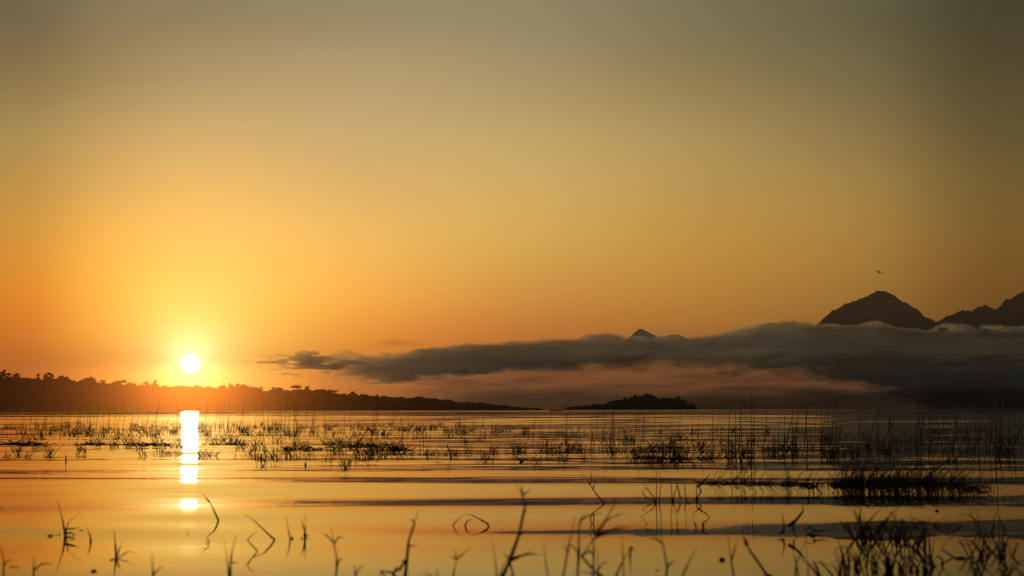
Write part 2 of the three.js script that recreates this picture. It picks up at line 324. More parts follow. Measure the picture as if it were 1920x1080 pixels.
// land whose wooded skyline runs through points of the frame; distance changes along it
function shore(label, woodLabel, skyline, distance, depth, seed, count, treeHeight) {
  const top = curve(skyline), dist = curve(distance), x0 = skyline[0][0], x1 = skyline[skyline.length - 1][0], nx = Math.round((x1 - x0) / 4), nz = 22, pos = [], idx = [];
  const place = (px, v) => {
    const d0 = dist(px), d = d0 + depth * (v - 0.55), crest = Math.max(0.3, at(px, top(px), d0).y - treeHeight * 0.85), p = at(px, HORIZON, d);
    const s = v < 0.55 ? smooth(-0.05, 0.55, v) ** 0.8 : 1 - smooth(0.55, 1, v);
    p.y = -0.6 + (crest + 0.6) * Math.min(1, d / d0) * s * (0.9 + 0.1 * fbm(px / 20, v * 6, seed));
    return p;
  };
  for (let i = 0; i <= nx; i++) for (let j = 0; j <= nz; j++) {
    const p = place(lerp(x0, x1, i / nx), j / nz); pos.push(p.x, p.y, p.z);
    if (i && j) { const a = (i - 1) * (nz + 1) + j - 1, b = a + nz + 1; idx.push(a, b, b + 1, a, b + 1, a + 1); }
  }
  tag(whole('hill', geometryFrom(pos, idx), soil), label, 'hill', null, 'structure');
  const R = rng(seed), shapes = [crown(seed + 1, 1, 1, 0), crown(seed + 2, 1, 1, 0), crown(seed + 3, 1, 1, 2)], m4 = new THREE.Matrix4(), list = [[], [], []];
  for (let k = 0; k < count; k++) {
    const crest = R() < 0.2, px = lerp(x0, x1, R()), v = crest ? 0.46 + 0.14 * R() : 0.04 + 0.5 * R(), p = place(px, v), s = treeHeight * (crest ? 0.4 + 0.5 * R() ** 2 + 0.3 * smooth(0.45, 0.75, fbm(px / 9, 1, seed, 3)) : 0.45 + 0.35 * R()) * clamp(0.35 + Math.abs(top(px) - HORIZON) / 40, 0.35, 1);
    m4.compose(new THREE.Vector3(p.x, p.y - s * 0.1, p.z), new THREE.Quaternion().setFromAxisAngle(new THREE.Vector3(0, 1, 0), R() * 6.283), new THREE.Vector3(s * (0.8 + 0.6 * R()), s, s * (0.8 + 0.5 * R())));
    list[k % 3].push(m4.clone());
  }
  const wood = new THREE.Group(); wood.name = numbered('far_forest'); scene.add(wood);
  list.forEach((l, i) => { const im = new THREE.InstancedMesh(shapes[i], leafDark, l.length); l.forEach((m, k) => im.setMatrixAt(k, m)); im.name = 'crowns'; wood.add(im); });
  tag(wood, woodLabel, 'forest', null, 'stuff');
  return { place, top, dist };
}
const leftShore = shore('low wooded hill along the left shore beneath the sun', 'dark unbroken woodland covering the left shore hill',
  [[-260, 680], [-120, 688], [-40, 694], [0, 698], [40, 702], [80, 704], [120, 705], [160, 709], [210, 713], [260, 718], [300, 719], [340, 722], [400, 723], [440, 720], [465, 722], [485, 728], [500, 727], [560, 727], [600, 729], [640, 735], [680, 738], [700, 741], [760, 741], [815, 744], [850, 749], [890, 750], [930, 754], [970, 758], [1000, 763], [1016, 768]],
  [[-260, 1500], [300, 1550], [700, 1900], [1020, 2700]], 420, 101, 5200, 9);
const island = shore('small wooded island ending in a round bluff', 'dense dark trees covering the small island',
  [[1062, 768], [1072, 758], [1090, 756], [1125, 753], [1145, 748], [1165, 745], [1190, 740], [1215, 739], [1235, 743], [1270, 744], [1285, 748], [1300, 757], [1308, 767]],
  [[1062, 2300], [1308, 2300]], 160, 131, 600, 9);
{
  // trees that stand out of the skyline: [x of the frame, top y, width m, kind, label]
  const list = [
    [7, 691, 9, 0, 'two-lobed broad tree, tallest on the skyline at the left end of the hill', 1], [28, 697, 8, 0, 'bushy tree just right of the tall two-lobed tree on the hill crest', 1],
    [70, 698, 5, 2, 'narrow pointed tree on the upper left slope of the hill crest', 1], [90, 697, 9, 0, 'wide tree on the hill crest beside the narrow pointed one', 1],
    [167, 707, 12, 0, 'broad dome-shaped tree on the hill crest left of the umbrella tree', 1], [191, 711, 7, 0, 'small round tree between the broad dome and the umbrella tree', 1],
    [227, 711, 8, 1, 'umbrella-shaped tree with a bare trunk standing alone on the crest', 1], [241, 716, 6, 0, 'small low tree right beside the lone umbrella tree', 1],
    [275, 712, 7, 0, 'round tree on the crest just left of the spindly one near the sun', 1], [290, 709, 6, 2, 'spindly tree with forked top on the crest left of the sun', 1],
    [419, 716, 3, 2, 'thin whip-like tree on the crest right of the sun', 1], [431, 716, 6, 0, 'small tree with tufted top beside the thin whip-like tree', 1], [446, 717, 5, 2, 'slim tree at the highest part of the crest right of the sun', 1],
    [489, 723, 6, 0, 'round tree at the right edge of the notch in the skyline', 1], [515, 723, 6, 0, 'low tree on the level crest past the notch', 1],
    [555, 721, 9, 1, 'flat-topped tree over the dark tip of the cloud bank', 1], [577, 722, 7, 0, 'domed tree just right of the flat-topped tree', 1], [629, 730, 6, 1, 'sparse see-through tree lower down the falling crest', 1], [660, 733, 9, 0, 'wide tree where the hill crest drops towards the right', 1], [706, 738, 5, 2, 'last upright tree on the falling crest', 1],
    [1192, 738, 8, 0, 'broad tree at the left of the island summit', 2], [1212, 737, 9, 0, 'tallest round tree on the island summit', 2], [1272, 741, 6, 0, 'upright tree above the island bluff', 2],
  ];
  list.forEach(([px, y, w, kind, label, where], k) => {
    const s = where === 1 ? leftShore : island, d = s.dist(px), g = s.place(px, 0.55), h = Math.max(5, at(px, y, d).y - g.y + 0.5), t = base('tree', g);
    part('trunk', trunk(300 + k, h * 0.75, 0.5), bark, t);
    const c = part('crown', crown(400 + k * 3, w, kind === 1 ? h * 0.45 : h * 0.85, kind), leafDark, t); c.position.y = kind === 1 ? h * 0.46 : h * 0.1;
    tag(t, label, 'tree');
  });
}
{
  // red-tinted haze shell added before the left hill for the sun's glare
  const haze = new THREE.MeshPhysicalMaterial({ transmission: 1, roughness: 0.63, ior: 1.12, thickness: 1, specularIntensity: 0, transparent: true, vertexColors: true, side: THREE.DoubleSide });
  haze.name = 'glare_haze'; haze.color.setRGB(1, 0.17, 0.015);
  mist('thin haze shell added to spread sun glare over the left shore', haze, 330, -200, 1050, 640, 772, 320, 60, (x, y) => 0.030 * smooth(660, 716, y) * smooth(-190, -60, x) * smooth(1040, 860, x)).name = 'glare_mist';
}
// ---------------------------------------------------------------- bird and boat
{
  // one continuous body: a loft of cross-sections from wing tip to wing tip, with head and tail drawn out of its middle
  const pos = [], idx = [], N = 8, span = [-0.62, -0.5, -0.34, -0.18, -0.07, 0, 0.07, 0.18, 0.34, 0.5, 0.62];
  span.forEach((x, k) => {
    const a = Math.abs(x), chord = a < 0.01 ? 0.30 : a < 0.08 ? 0.22 : 0.20 * (1 - (a / 0.66) ** 2.2) + 0.015, thick = a < 0.01 ? 0.075 : a < 0.08 ? 0.055 : 0.018 * (1 - a / 0.75);
    const lift = a < 0.3 ? 0.30 * a : 0.09 - 0.10 * (a - 0.3), sweep = a > 0.3 ? (a - 0.3) * 0.45 : -a * 0.1;
    for (let s = 0; s < N; s++) { const t = s / N * 6.2832; pos.push(x, lift + Math.sin(t) * thick, sweep + Math.cos(t) * chord * 0.5); }
    if (k) for (let s = 0; s < N; s++) { const A = (k - 1) * N + s, B = (k - 1) * N + (s + 1) % N; idx.push(A, B, B + N, A, B + N, A + N); }
  });
  const put = (c, ring) => { const q = pos.length / 3; pos.push(...c); for (let s = 0; s < N; s++) idx.push(ring + s, ring + (s + 1) % N, q); };
  put([-0.66, 0.05, 0.2], 0); put([0.66, 0.05, 0.2], (span.length - 1) * N);
  const ring = (z, r, y) => { const q = pos.length / 3; for (let s = 0; s < N; s++) { const t = s / N * 6.2832; pos.push(Math.cos(t) * r, y + Math.sin(t) * r, z); } return q; };
  const link = (a, b) => { for (let s = 0; s < N; s++) idx.push(a + s, a + (s + 1) % N, b + (s + 1) % N, a + s, b + (s + 1) % N, b + s); };
  const body = [[-0.36, 0.006, 0.012], [-0.30, 0.022, 0.012], [-0.25, 0.035, 0.012], [-0.2, 0.036, 0.008], [-0.12, 0.06, 0], [0.02, 0.07, -0.005], [0.14, 0.05, 0], [0.22, 0.03, 0.004], [0.3, 0.04, 0.006], [0.34, 0.004, 0.006]].map(([z, r, y]) => ring(z, r, y));
  for (let k = 1; k < body.length; k++) link(body[k - 1], body[k]);
  const b = whole('bird', geometryFrom(pos, idx), std('dark_plumage', [0.04, 0.035, 0.03], 0.9));
  b.position.copy(at(1648, 510.5, 245)); b.rotation.set(0.5, -0.25, -0.25); b.scale.setScalar(1.15);
  tag(b, 'dark bird gliding with spread wings above the tall mountain', 'bird');
}
{
  const boat = base('boat', onWater(1044.5, 0).set(0, 0, 0)), p = at(1044.5, HORIZON, 560); boat.position.set(p.x, 0.02, p.z); boat.rotation.y = 0.12;
  const pos = [], idx = [], S = 24, N = 9, L = 4.7;
  for (const inner of [0, 1]) for (let k = 0; k <= S; k++) {
    const u = k / S * 2 - 1, w = (0.42 - inner * 0.03) * Math.max(0.02, 1 - Math.abs(u) ** 2.6), sheer = 0.30 + 0.16 * u * u, keel = -0.14 + 0.2 * Math.abs(u) ** 4 + inner * 0.03;
    for (let s = 0; s < N; s++) { const t = s / (N - 1) * Math.PI; pos.push(u * L / 2 * (1 - inner * 0.012), keel + (sheer - keel) * (1 - Math.sin(t) ** 0.7), -Math.cos(t) * w); }
    if (k) for (let s = 0; s < N - 1; s++) { const A = inner * (S + 1) * N + (k - 1) * N + s; idx.push(A, A + 1, A + N + 1, A, A + N + 1, A + N); }
  }
  for (let k = 0; k < S; k++) for (const s of [0, N - 1]) { const A = k * N + s, B = (S + 1) * N + A; idx.push(A, A + N, B + N, A, B + N, B); }
  const wood = std('weathered_boat_wood', [0.05, 0.035, 0.025], 0.8);
  part('hull', geometryFrom(pos, idx), wood, boat);
  for (const x of [-1.2, 0.1, 1.3]) { const t = part('thwart', new THREE.BoxGeometry(0.22, 0.03, 0.72), wood, boat); t.position.set(x, 0.24, 0); }
  tag(boat, 'long low dark boat on the water between the hill and the island', 'boat');
}

// ---------------------------------------------------------------- water plants
const stalk = std('dead_stalk', [0.050, 0.038, 0.018], 0.8), stalkDark = std('wet_grass', [0.032, 0.028, 0.014], 0.75), stalkPale = std('dry_grass', [0.085, 0.062, 0.028], 0.8);
function softened(pts, kinked) {
  if (pts.length < 3) return new THREE.CatmullRomCurve3(pts).getPoints(4);
  if (!kinked) return new THREE.CatmullRomCurve3(pts, false, 'centripetal').getPoints(pts.length * 4);
  const out = [];
  pts.forEach((p, k) => { if (k && k < pts.length - 1) out.push(p.clone().lerp(pts[k - 1], 0.12), p.clone().lerp(pts[k + 1], 0.12)); else out.push(p); });
  return out;
}
// a blade whose points are given in the frame; it stands at the water point (bx, by) and its points are at about that distance
function bladeAt(origin, dist, pts, wpx, R, kinked) {
  const k = dist / FOC, list = pts.map(([x, y], i) => { const p = at(x, y, dist + (i ? (R() - 0.5) * 0.10 * i : 0)); return p.sub(origin); });
  return taperTube(softened(list, kinked), 0, 0, 5, (f) => { let n = 1; for (let i = 1; i < pts.length - 1; i++) n += 0.55 * Math.exp(-(((f - i / (pts.length - 1)) / 0.03) ** 2)); return wpx * k * 0.5 * (1 - 0.85 * f ** 1.5) * n; }, 0.7);   // swollen at its joints
}
function plant(name, label, category, by, blades, opts = {}) {
  const bx = blades[0][1][0], o = onWater(bx, by), dist = Math.hypot(o.x, o.z), R = rng(Math.round(bx * 13 + by * 7)), g = base(name, o);
  blades.forEach(([w, ...pts], k) => {
    const deep = pts[0][1] >= by - 3 ? [[pts[0][0] + (pts[0][0] - pts[1][0]) * 0.12, pts[0][1] + 26]] : [];
    part(k === 0 ? 'stem' : 'leaf', bladeAt(o, dist, [...deep, ...pts], w, R, opts.kinked ?? true), opts.material ?? stalk, g);
  });
  if (/stalk|shoot/.test(name)) for (const [w, ...pts] of blades.filter((b) => b[0] >= 5 && b.length > 3)) {   // a withered leaf or two at the joints of the stouter stems
    for (let j = 2; j < pts.length; j++) if (R() < 0.75) {
      const q = pts[j - 1], up = pts[j], side = R() < 0.5 ? -1 : 1, l = 14 + 26 * R(), dx = up[0] - q[0], dy = up[1] - q[1], m = Math.hypot(dx, dy), ux = dx / m + side * (0.5 + 0.5 * R()), uy = dy / m * 0.75;
      part('leaf', bladeAt(o, dist, [q, [q[0] + ux * l * 0.55, q[1] + uy * l * 0.6], [q[0] + ux * l * (1 + 0.3 * R()), q[1] + uy * l * 0.8 + 6 * R()]], 2.6 + 1.4 * R(), R, false), opts.material ?? stalk, g);
    }
  }
  return tag(g, label, category, opts.group);
}
const sprouts = [
  ['grass_sprout', 'sprout of crossing grass blades with floating leaf loops, lower left of the sun glitter', 1003, [[5, [122, 1003], [118, 978], [108, 938]], [3, [123, 1001], [128, 978], [153, 961]], [3, [121, 992], [140, 991], [150, 988]], [4, [122, 1000], [136, 999], [140, 1006], [126, 1004]], [4, [114, 1005], [100, 1006], [92, 1003], [80, 1013], [97, 1018], [103, 1009]]]],
  ['grass_shoot', 'single curved blade right of the crossing sprout', 1013, [[4, [170, 1013], [168, 1002], [163, 990]]]],
  ['grass_sprout', 'upright thick sprout with splayed leaves at the bottom edge, below the sun', 1048, [[6, [218, 1048], [216, 1020], [214, 992]], [3, [219, 1044], [224, 1028], [229, 1017]], [3, [220, 1047], [240, 1034], [258, 1038]], [3, [218, 1046], [206, 1050], [197, 1066]], [4, [222, 1048], [240, 1055], [256, 1067]]]],
  ['grass_shoot', 'bowed blade at the left edge of the water', 1100, [[5, [5, 1100], [7, 1060], [1, 1022]]]],
  ['grass_shoot', 'short straight upright stub near the bottom left corner', 1100, [[5, [63, 1100], [63, 1070], [65, 1044]]]],
  ['grass_shoot', 'blurred pale straight stub straight below the left slope', 1130, [[7, [288, 1130], [287, 1080], [285, 1036]]]],
  ['grass_pair', 'two blades joined in a narrow V straight below the sun glitter', 1098, [[6, [431, 1098], [432, 1060], [434, 1038], [443, 1002]], [4, [430, 1095], [426, 1050], [420, 1012]], [3, [434, 1056], [446, 1054]]]],
  ['bent_stem', 'wiry stem arching left out of the water beneath the sun glitter', 977, [[4, [410, 977], [400, 955], [393, 940], [378, 924]], [3, [393, 941], [384, 934]]]],
  ['bent_stem', 'small curled stem standing left of the arching wiry one', 1000, [[3, [362, 1012], [356, 1003], [348, 991]], [3, [375, 1024], [362, 1016], [350, 1010]]]],
  ['bent_stem', 'long stem leaning left whose mirror image makes a diamond', 1013, [[4, [517, 1014], [495, 994], [476, 976], [456, 962]]]],
  ['bent_stem', 'short kinked stem inside the diamond of the leaning one', 1036, [[3, [484, 1034], [463, 1013], [474, 1002], [486, 996]], [4, [490, 1036], [470, 1054], [456, 1062]]]],
  ['seeded_stem', 'slim stem with a dark seed pod beside it', 1012, [[3.5, [544, 1012], [541, 995], [536, 966]], [8, [549, 1017], [548, 1009], [547, 1003]]]],
  ['seeded_stem', 'straight stem with a dark knot and a small loop', 1006, [[3, [572, 1006], [573, 985], [572, 950]], [8, [572, 1005], [571, 999], [571, 992]], [3, [571, 996], [567, 982], [566, 972]], [4, [566, 1022], [562, 1014], [566, 1008], [569, 1016], [564, 1022]], [2, [573, 1002], [582, 1003]]]],
  ['grass_shoot', 'wavy stem with a short side leaf right of the knotted stem', 1092, [[5, [628, 1092], [632, 1058], [626, 1020], [620, 988]], [3, [624, 1016], [612, 1004], [602, 998]], [7, [631, 1062], [632, 1056], [631, 1050]]]],
  ['grass_shoot', 'faint short stub between the wavy stem and the thick stalk', 1120, [[6, [667, 1120], [666, 1080], [665, 1056]]]],
  ['grass_stalk', 'thick jointed stalk leaning right with a fallen broken side shoot', 1110, [[8, [756, 1110], [762, 1060], [766, 1014], [777, 982], [786, 954]], [3, [765, 1024], [776, 1023], [788, 1021]], [5, [760, 1050], [752, 1064], [738, 1074], [714, 1070], [711, 1086]], [9, [741, 1084], [737, 1077], [733, 1072]]]],
  ['bent_stem', 'looped stem bent back into the water, making an eye shape', 984, [[4, [916, 983], [898, 973], [884, 965], [872, 964]], [3, [849, 985], [858, 974], [872, 964]], [4, [872, 984], [877, 976], [888, 974]]]],
  ['grass_sprout', 'small Y-shaped sprout left of the tall branching stalk', 1100, [[6, [846, 1100], [852, 1068], [855, 1050]], [4, [855, 1050], [866, 1040], [882, 1027]], [3, [854, 1049], [855, 1036], [853, 1028]], [3, [853, 1048], [846, 1043], [843, 1040]]]],
  ['grass_stalk', 'tallest foreground stalk, branching, with a pointed leaf to its right', 1120, [[8, [925, 1120], [955, 1052], [972, 1006], [984, 950], [979, 926], [962, 902]], [8, [953, 1052], [974, 1043], [998, 1034]], [5, [955, 1052], [962, 1076], [968, 1100]], [4, [980, 928], [990, 922], [997, 916]], [3, [984, 952], [988, 962]]]],
  ['grass_pair', 'blurred pair of blades at the foot of the tallest stalk', 1130, [[6, [930, 1130], [931, 1070], [923, 1012]], [7, [932, 1130], [938, 1076], [948, 1050]]]],
  ['grass_shoot', 'thin blurred blade right of the tallest stalk', 1120, [[4, [1036, 1120], [1024, 1060], [1019, 1010]]]],
  ['grass_shoot', 'straight blade leaning right, left of the upright trio', 1125, [[6, [1050, 1125], [1064, 1035], [1079, 967]]]],
  ['grass_shoot', 'upright blade with a bent tip, left of the zigzag stem', 1125, [[6, [1080, 1125], [1085, 1040], [1088, 976], [1101, 962]]]],
  ['grass_shoot', 'plain upright blade crossing the zigzag stem', 1125, [[6, [1111, 1125], [1113, 1040], [1115, 984]]]],
  ['grass_shoot', 'short blurred stub right of the zigzag stem', 1125, [[5, [1121, 1125], [1121, 1070], [1122, 1030]]]],
  ['bent_stem', 'slender stem kinked left above the pointed zigzag stalk', 945, [[3.5, [1133, 945], [1114, 921], [1102, 902], [1084, 880]], [2, [1106, 910], [1109, 890], [1110, 876]], [2.5, [1112, 918], [1117, 897]]]],
  ['grass_stalk', 'zigzag stalk folded like an elbow with two spear-like leaves', 1125, [[7, [1140, 1125], [1131, 1082], [1112, 1068], [1090, 1043], [1112, 1012], [1118, 1003]], [6, [1117, 1004], [1134, 978], [1159, 934]], [7, [1119, 1004], [1140, 996], [1166, 984]], [4, [1118, 1003], [1121, 990], [1122, 976]]]],
  ['bent_stem', 'broken stem folded down into the water in a narrow tent shape', 1100, [[6, [1142, 1110], [1166, 1055], [1182, 1026]], [5, [1182, 1026], [1181, 1050], [1184, 1080]], [4, [1182, 1026], [1188, 1031], [1190, 1036]]]],
  ['grass_shoot', 'slim blade rising behind the tent-shaped broken stem', 1120, [[4, [1170, 1120], [1168, 1045], [1164, 992]]]],
  ['grass_stalk', 'long blade bent at a knot near the bottom edge under the island', 1120, [[6, [1245, 1120], [1251, 1064], [1243, 1020], [1234, 984]]]],
  ['grass_shoot', 'blurred blade leaning right, under the island bluff', 1130, [[6, [1262, 1130], [1285, 1068], [1305, 1028]]]],
  ['grass_shoot', 'tiny pale tip just breaking the bottom edge below the eye-shaped loop', 1140, [[7, [820, 1140], [819, 1090], [820, 1066]]]],
  // the group of thin stems under the island
  ['thin_stem', 'thin stem slanting left with a hooked foot under the island', 943, [[3, [1230, 942], [1215, 918], [1200, 902]], [3, [1230, 943], [1215, 935], [1205, 925], [1213, 914]]]],
  ['thin_stem', 'tall upright thin stem beside the hooked one', 943, [[3, [1230, 944], [1231, 905], [1229, 868]], [2.5, [1236, 940], [1239, 905], [1234, 880]]]],
  ['thin_stem', 'crossed pair of thin stems, middle of the group under the island', 940, [[3, [1260, 942], [1259, 915], [1256, 888]], [3, [1261, 940], [1268, 915], [1270, 902]], [3, [1276, 936], [1271, 914], [1268, 904]], [3.5, [1262, 938], [1251, 934]]]],
  ['thin_stem', 'plain thin stem right of the crossed pair', 938, [[3, [1287, 940], [1284, 918], [1287, 894]]]],
  ['thin_stem', 'dark forked stem where the floating grass row begins', 936, [[4, [1306, 936], [1314, 922], [1303, 900], [1297, 896]], [3, [1306, 934], [1306, 915], [1308, 905]], [4, [1308, 914], [1322, 899], [1332, 888]]]],
  // small broken stems out on the open water
  ['bent_stem', 'triangular bent stem standing alone on the open water', 861, [[3.5, [881, 872], [886, 862], [889, 859]], [3, [889, 859], [893, 865], [896, 874]], [2, [889, 860], [884, 852], [876, 850]]]],
  ['bent_stem', 'sloping broken stem with a heavy dark foot on open water', 866, [[5, [980, 866], [970, 858], [958, 848]], [4, [974, 866], [980, 864], [986, 866]]]],
  ['bent_stem', 'double-hooked stem right of the heavy-footed one', 862, [[2.5, [996, 872], [996, 858], [1001, 857]], [2.5, [1010, 868], [1007, 860], [998, 857]]]],
  ['thin_stem', 'wavy dark stem standing alone under the end of the hill', 862, [[4, [847, 868], [846, 858], [842, 846]], [2, [842, 846], [839, 834], [845, 826]]]],
  ['bent_stem', 'R-shaped tangle of kinked stems below the flat-topped tree', 868, [[3.5, [489, 872], [490, 862], [487, 854]], [3, [489, 858], [496, 863], [495, 870]], [3, [488, 869], [493, 864]]]],
  ['thin_stem', 'trio of wavy stems hanging from the matted grass', 856, [[3.5, [535, 862], [536, 850], [534, 842]], [3, [539, 862], [538, 850], [540, 842]], [3, [545, 860], [543, 848], [540, 842]]]],
  ['thin_stem', 'short stout stub in open water right of the wavy trio', 872, [[6, [572, 876], [573, 870], [572, 866]]]],
  ['grass_shoot', 'short upright stub in the calm water at far left', 866, [[3.5, [123, 866], [124, 858], [122, 850]]]],
];
for (const [name, label, by, blades] of sprouts) plant(name, label, { grass_sprout: 'grass sprout', grass_shoot: 'grass shoot', grass_pair: 'grass blades', bent_stem: 'bent stem', seeded_stem: 'grass stem', grass_stalk: 'grass stalk', thin_stem: 'thin stem' }[name], by, blades, { material: by > 1085 ? stalkPale : stalk, kinked: !/^(grass_shoot|thin_stem)/.test(name) });

// things that float: a knobbly stick or leaf lying on the water, [x, y, length in frame pixels, thickness, label, name]
for (const [x, y, len, w, label, name] of [
  [26, 1064, 34, 5, 'dark stick floating by the bowed blade at the left edge', 'floating_stick'], [131, 1069, 38, 5, 'dark stick floating under the crossing sprout', 'floating_stick'],
  [153, 994, 7, 4, 'small dark bud floating right of the crossing sprout', 'floating_leaf'], [176, 1070, 7, 12, 'dark upright bud by the bottom edge left of the splayed sprout', 'floating_leaf'],
  [1226, 908, 13, 5, 'oval dark leaf floating left of the crossed thin stems', 'floating_leaf'], [1277, 910, 30, 4, 'long thin leaf floating behind the crossed thin stems', 'floating_stick'], [1313, 912, 22, 7, 'dark lump floating at the left end of the grass row', 'floating_leaf'],
  [1291, 943, 5, 5, 'round speck floating right of the thin stems', 'floating_leaf'], [1354, 1049, 6, 14, 'upright seed pod floating at lower right', 'floating_leaf'], [1440, 1036, 6, 5, 'round dark seed floating in the open at lower right', 'floating_leaf'], [1118, 943, 5, 3, 'tiny speck floating by the slender kinked stem', 'floating_leaf'],
  [1565, 1010, 6, 6, 'dark seed floating between the two foreground tangles', 'floating_leaf'], [1805, 1047, 36, 12, 'large dark ragged leaf floating at lower right', 'floating_leaf'], [1757, 956, 6, 5, 'dark seed floating below the big tussock', 'floating_leaf'],
  [1600, 1051, 40, 7, 'thick dark stick floating across the left of the dense tangle', 'floating_stick'], [1520, 881, 16, 4, 'flat dark leaf floating behind the grass row', 'floating_leaf'], [820, 867, 24, 2.5, 'thin dark stick floating on the open water left of the triangular stem', 'floating_stick'], [1232, 1070, 14, 4, 'blurred speck floating beside the knotted bent blade', 'floating_leaf'],
]) {
  const p = onWater(x, y + w * 0.3), d = Math.hypot(p.x, p.z), k = d / FOC, R = rng(x * 3 + y), g = [], n = 7;
  for (let i = 0; i <= n; i++) g.push(new THREE.Vector3((i / n - 0.5) * len * k, (R() - 0.3) * w * k * 0.35, (R() - 0.5) * len * k * 0.3));
  const geo = taperTube(g, 0, 0, 7, (f) => w * k * 0.5 * (0.25 + 0.75 * Math.sin(Math.PI * clamp(f, 0.04, 0.96))) * (0.75 + 0.5 * R()), 0.9), o = whole(name, geo, stalkDark);
  o.position.copy(p); tag(o, label, name === 'floating_stick' ? 'floating stick' : 'floating leaf');
}

// labels of the many plants of the belt: looks and the landmark they stand under, with their rank where several read alike
const LANDMARKS = [[20, 'under the two-lobed tree at far left'], [110, 'under the upper left slope'], [227, 'under the lone umbrella tree'], [300, 'just left of the sun glitter'], [357, 'in the sun glitter'], [420, 'just right of the sun glitter'], [490, 'under the skyline notch'], [525, 'just right of the skyline notch'], [560, 'under the flat-topped tree'], [600, 'under the domed tree'], [640, 'under the falling hill crest'], [720, 'under the last tree of the hill'], [760, 'just right of the last tree'], [815, 'under the thin end of the hill'], [900, 'under the low tail of the hill'], [985, 'where the hill runs out'], [1044, 'under the boat'], [1120, 'under the low end of the island'], [1205, 'under the island summit'], [1295, 'under the island bluff'], [1410, 'by the tall lone reed'], [1500, 'right of the tall lone reed'], [1570, 'under the left foot of the tall mountain'], [1660, 'under the mountain summit'], [1755, 'under the saddle between the mountains'], [1830, 'beside the tall leaning reeds'], [1905, 'at the far right edge']];
const landmark = (x) => LANDMARKS.reduce((a, b) => (Math.abs(b[0] - x) < Math.abs(a[0] - x) ? b : a))[1];
const RANK = ['first', 'second', 'third', 'fourth', 'fifth', 'sixth', 'seventh', 'eighth', 'ninth', 'tenth', 'eleventh', 'twelfth', 'thirteenth', 'fourteenth', 'fifteenth', 'sixteenth', 'seventeenth', 'eighteenth', 'nineteenth', 'twentieth', 'twenty-first', 'twenty-second'];
const belt = [];
const beltLabel = (o, x, look, category, group) => belt.push({ o, x, look: `${look} ${landmark(x)}`, category, group });
function writeBeltLabels() {
  const by = new Map();
  for (const b of belt) { if (!by.has(b.look)) by.set(b.look, []); by.get(b.look).push(b); }
  for (const l of by.values()) l.sort((a, b) => a.x - b.x).forEach((b, k) => tag(b.o, l.length > 1 ? `${b.look}, ${RANK[k] ?? 'last'}${b.look.split(' ').length > 13 ? '' : ' from left'}` : b.look, b.category, b.group));
}
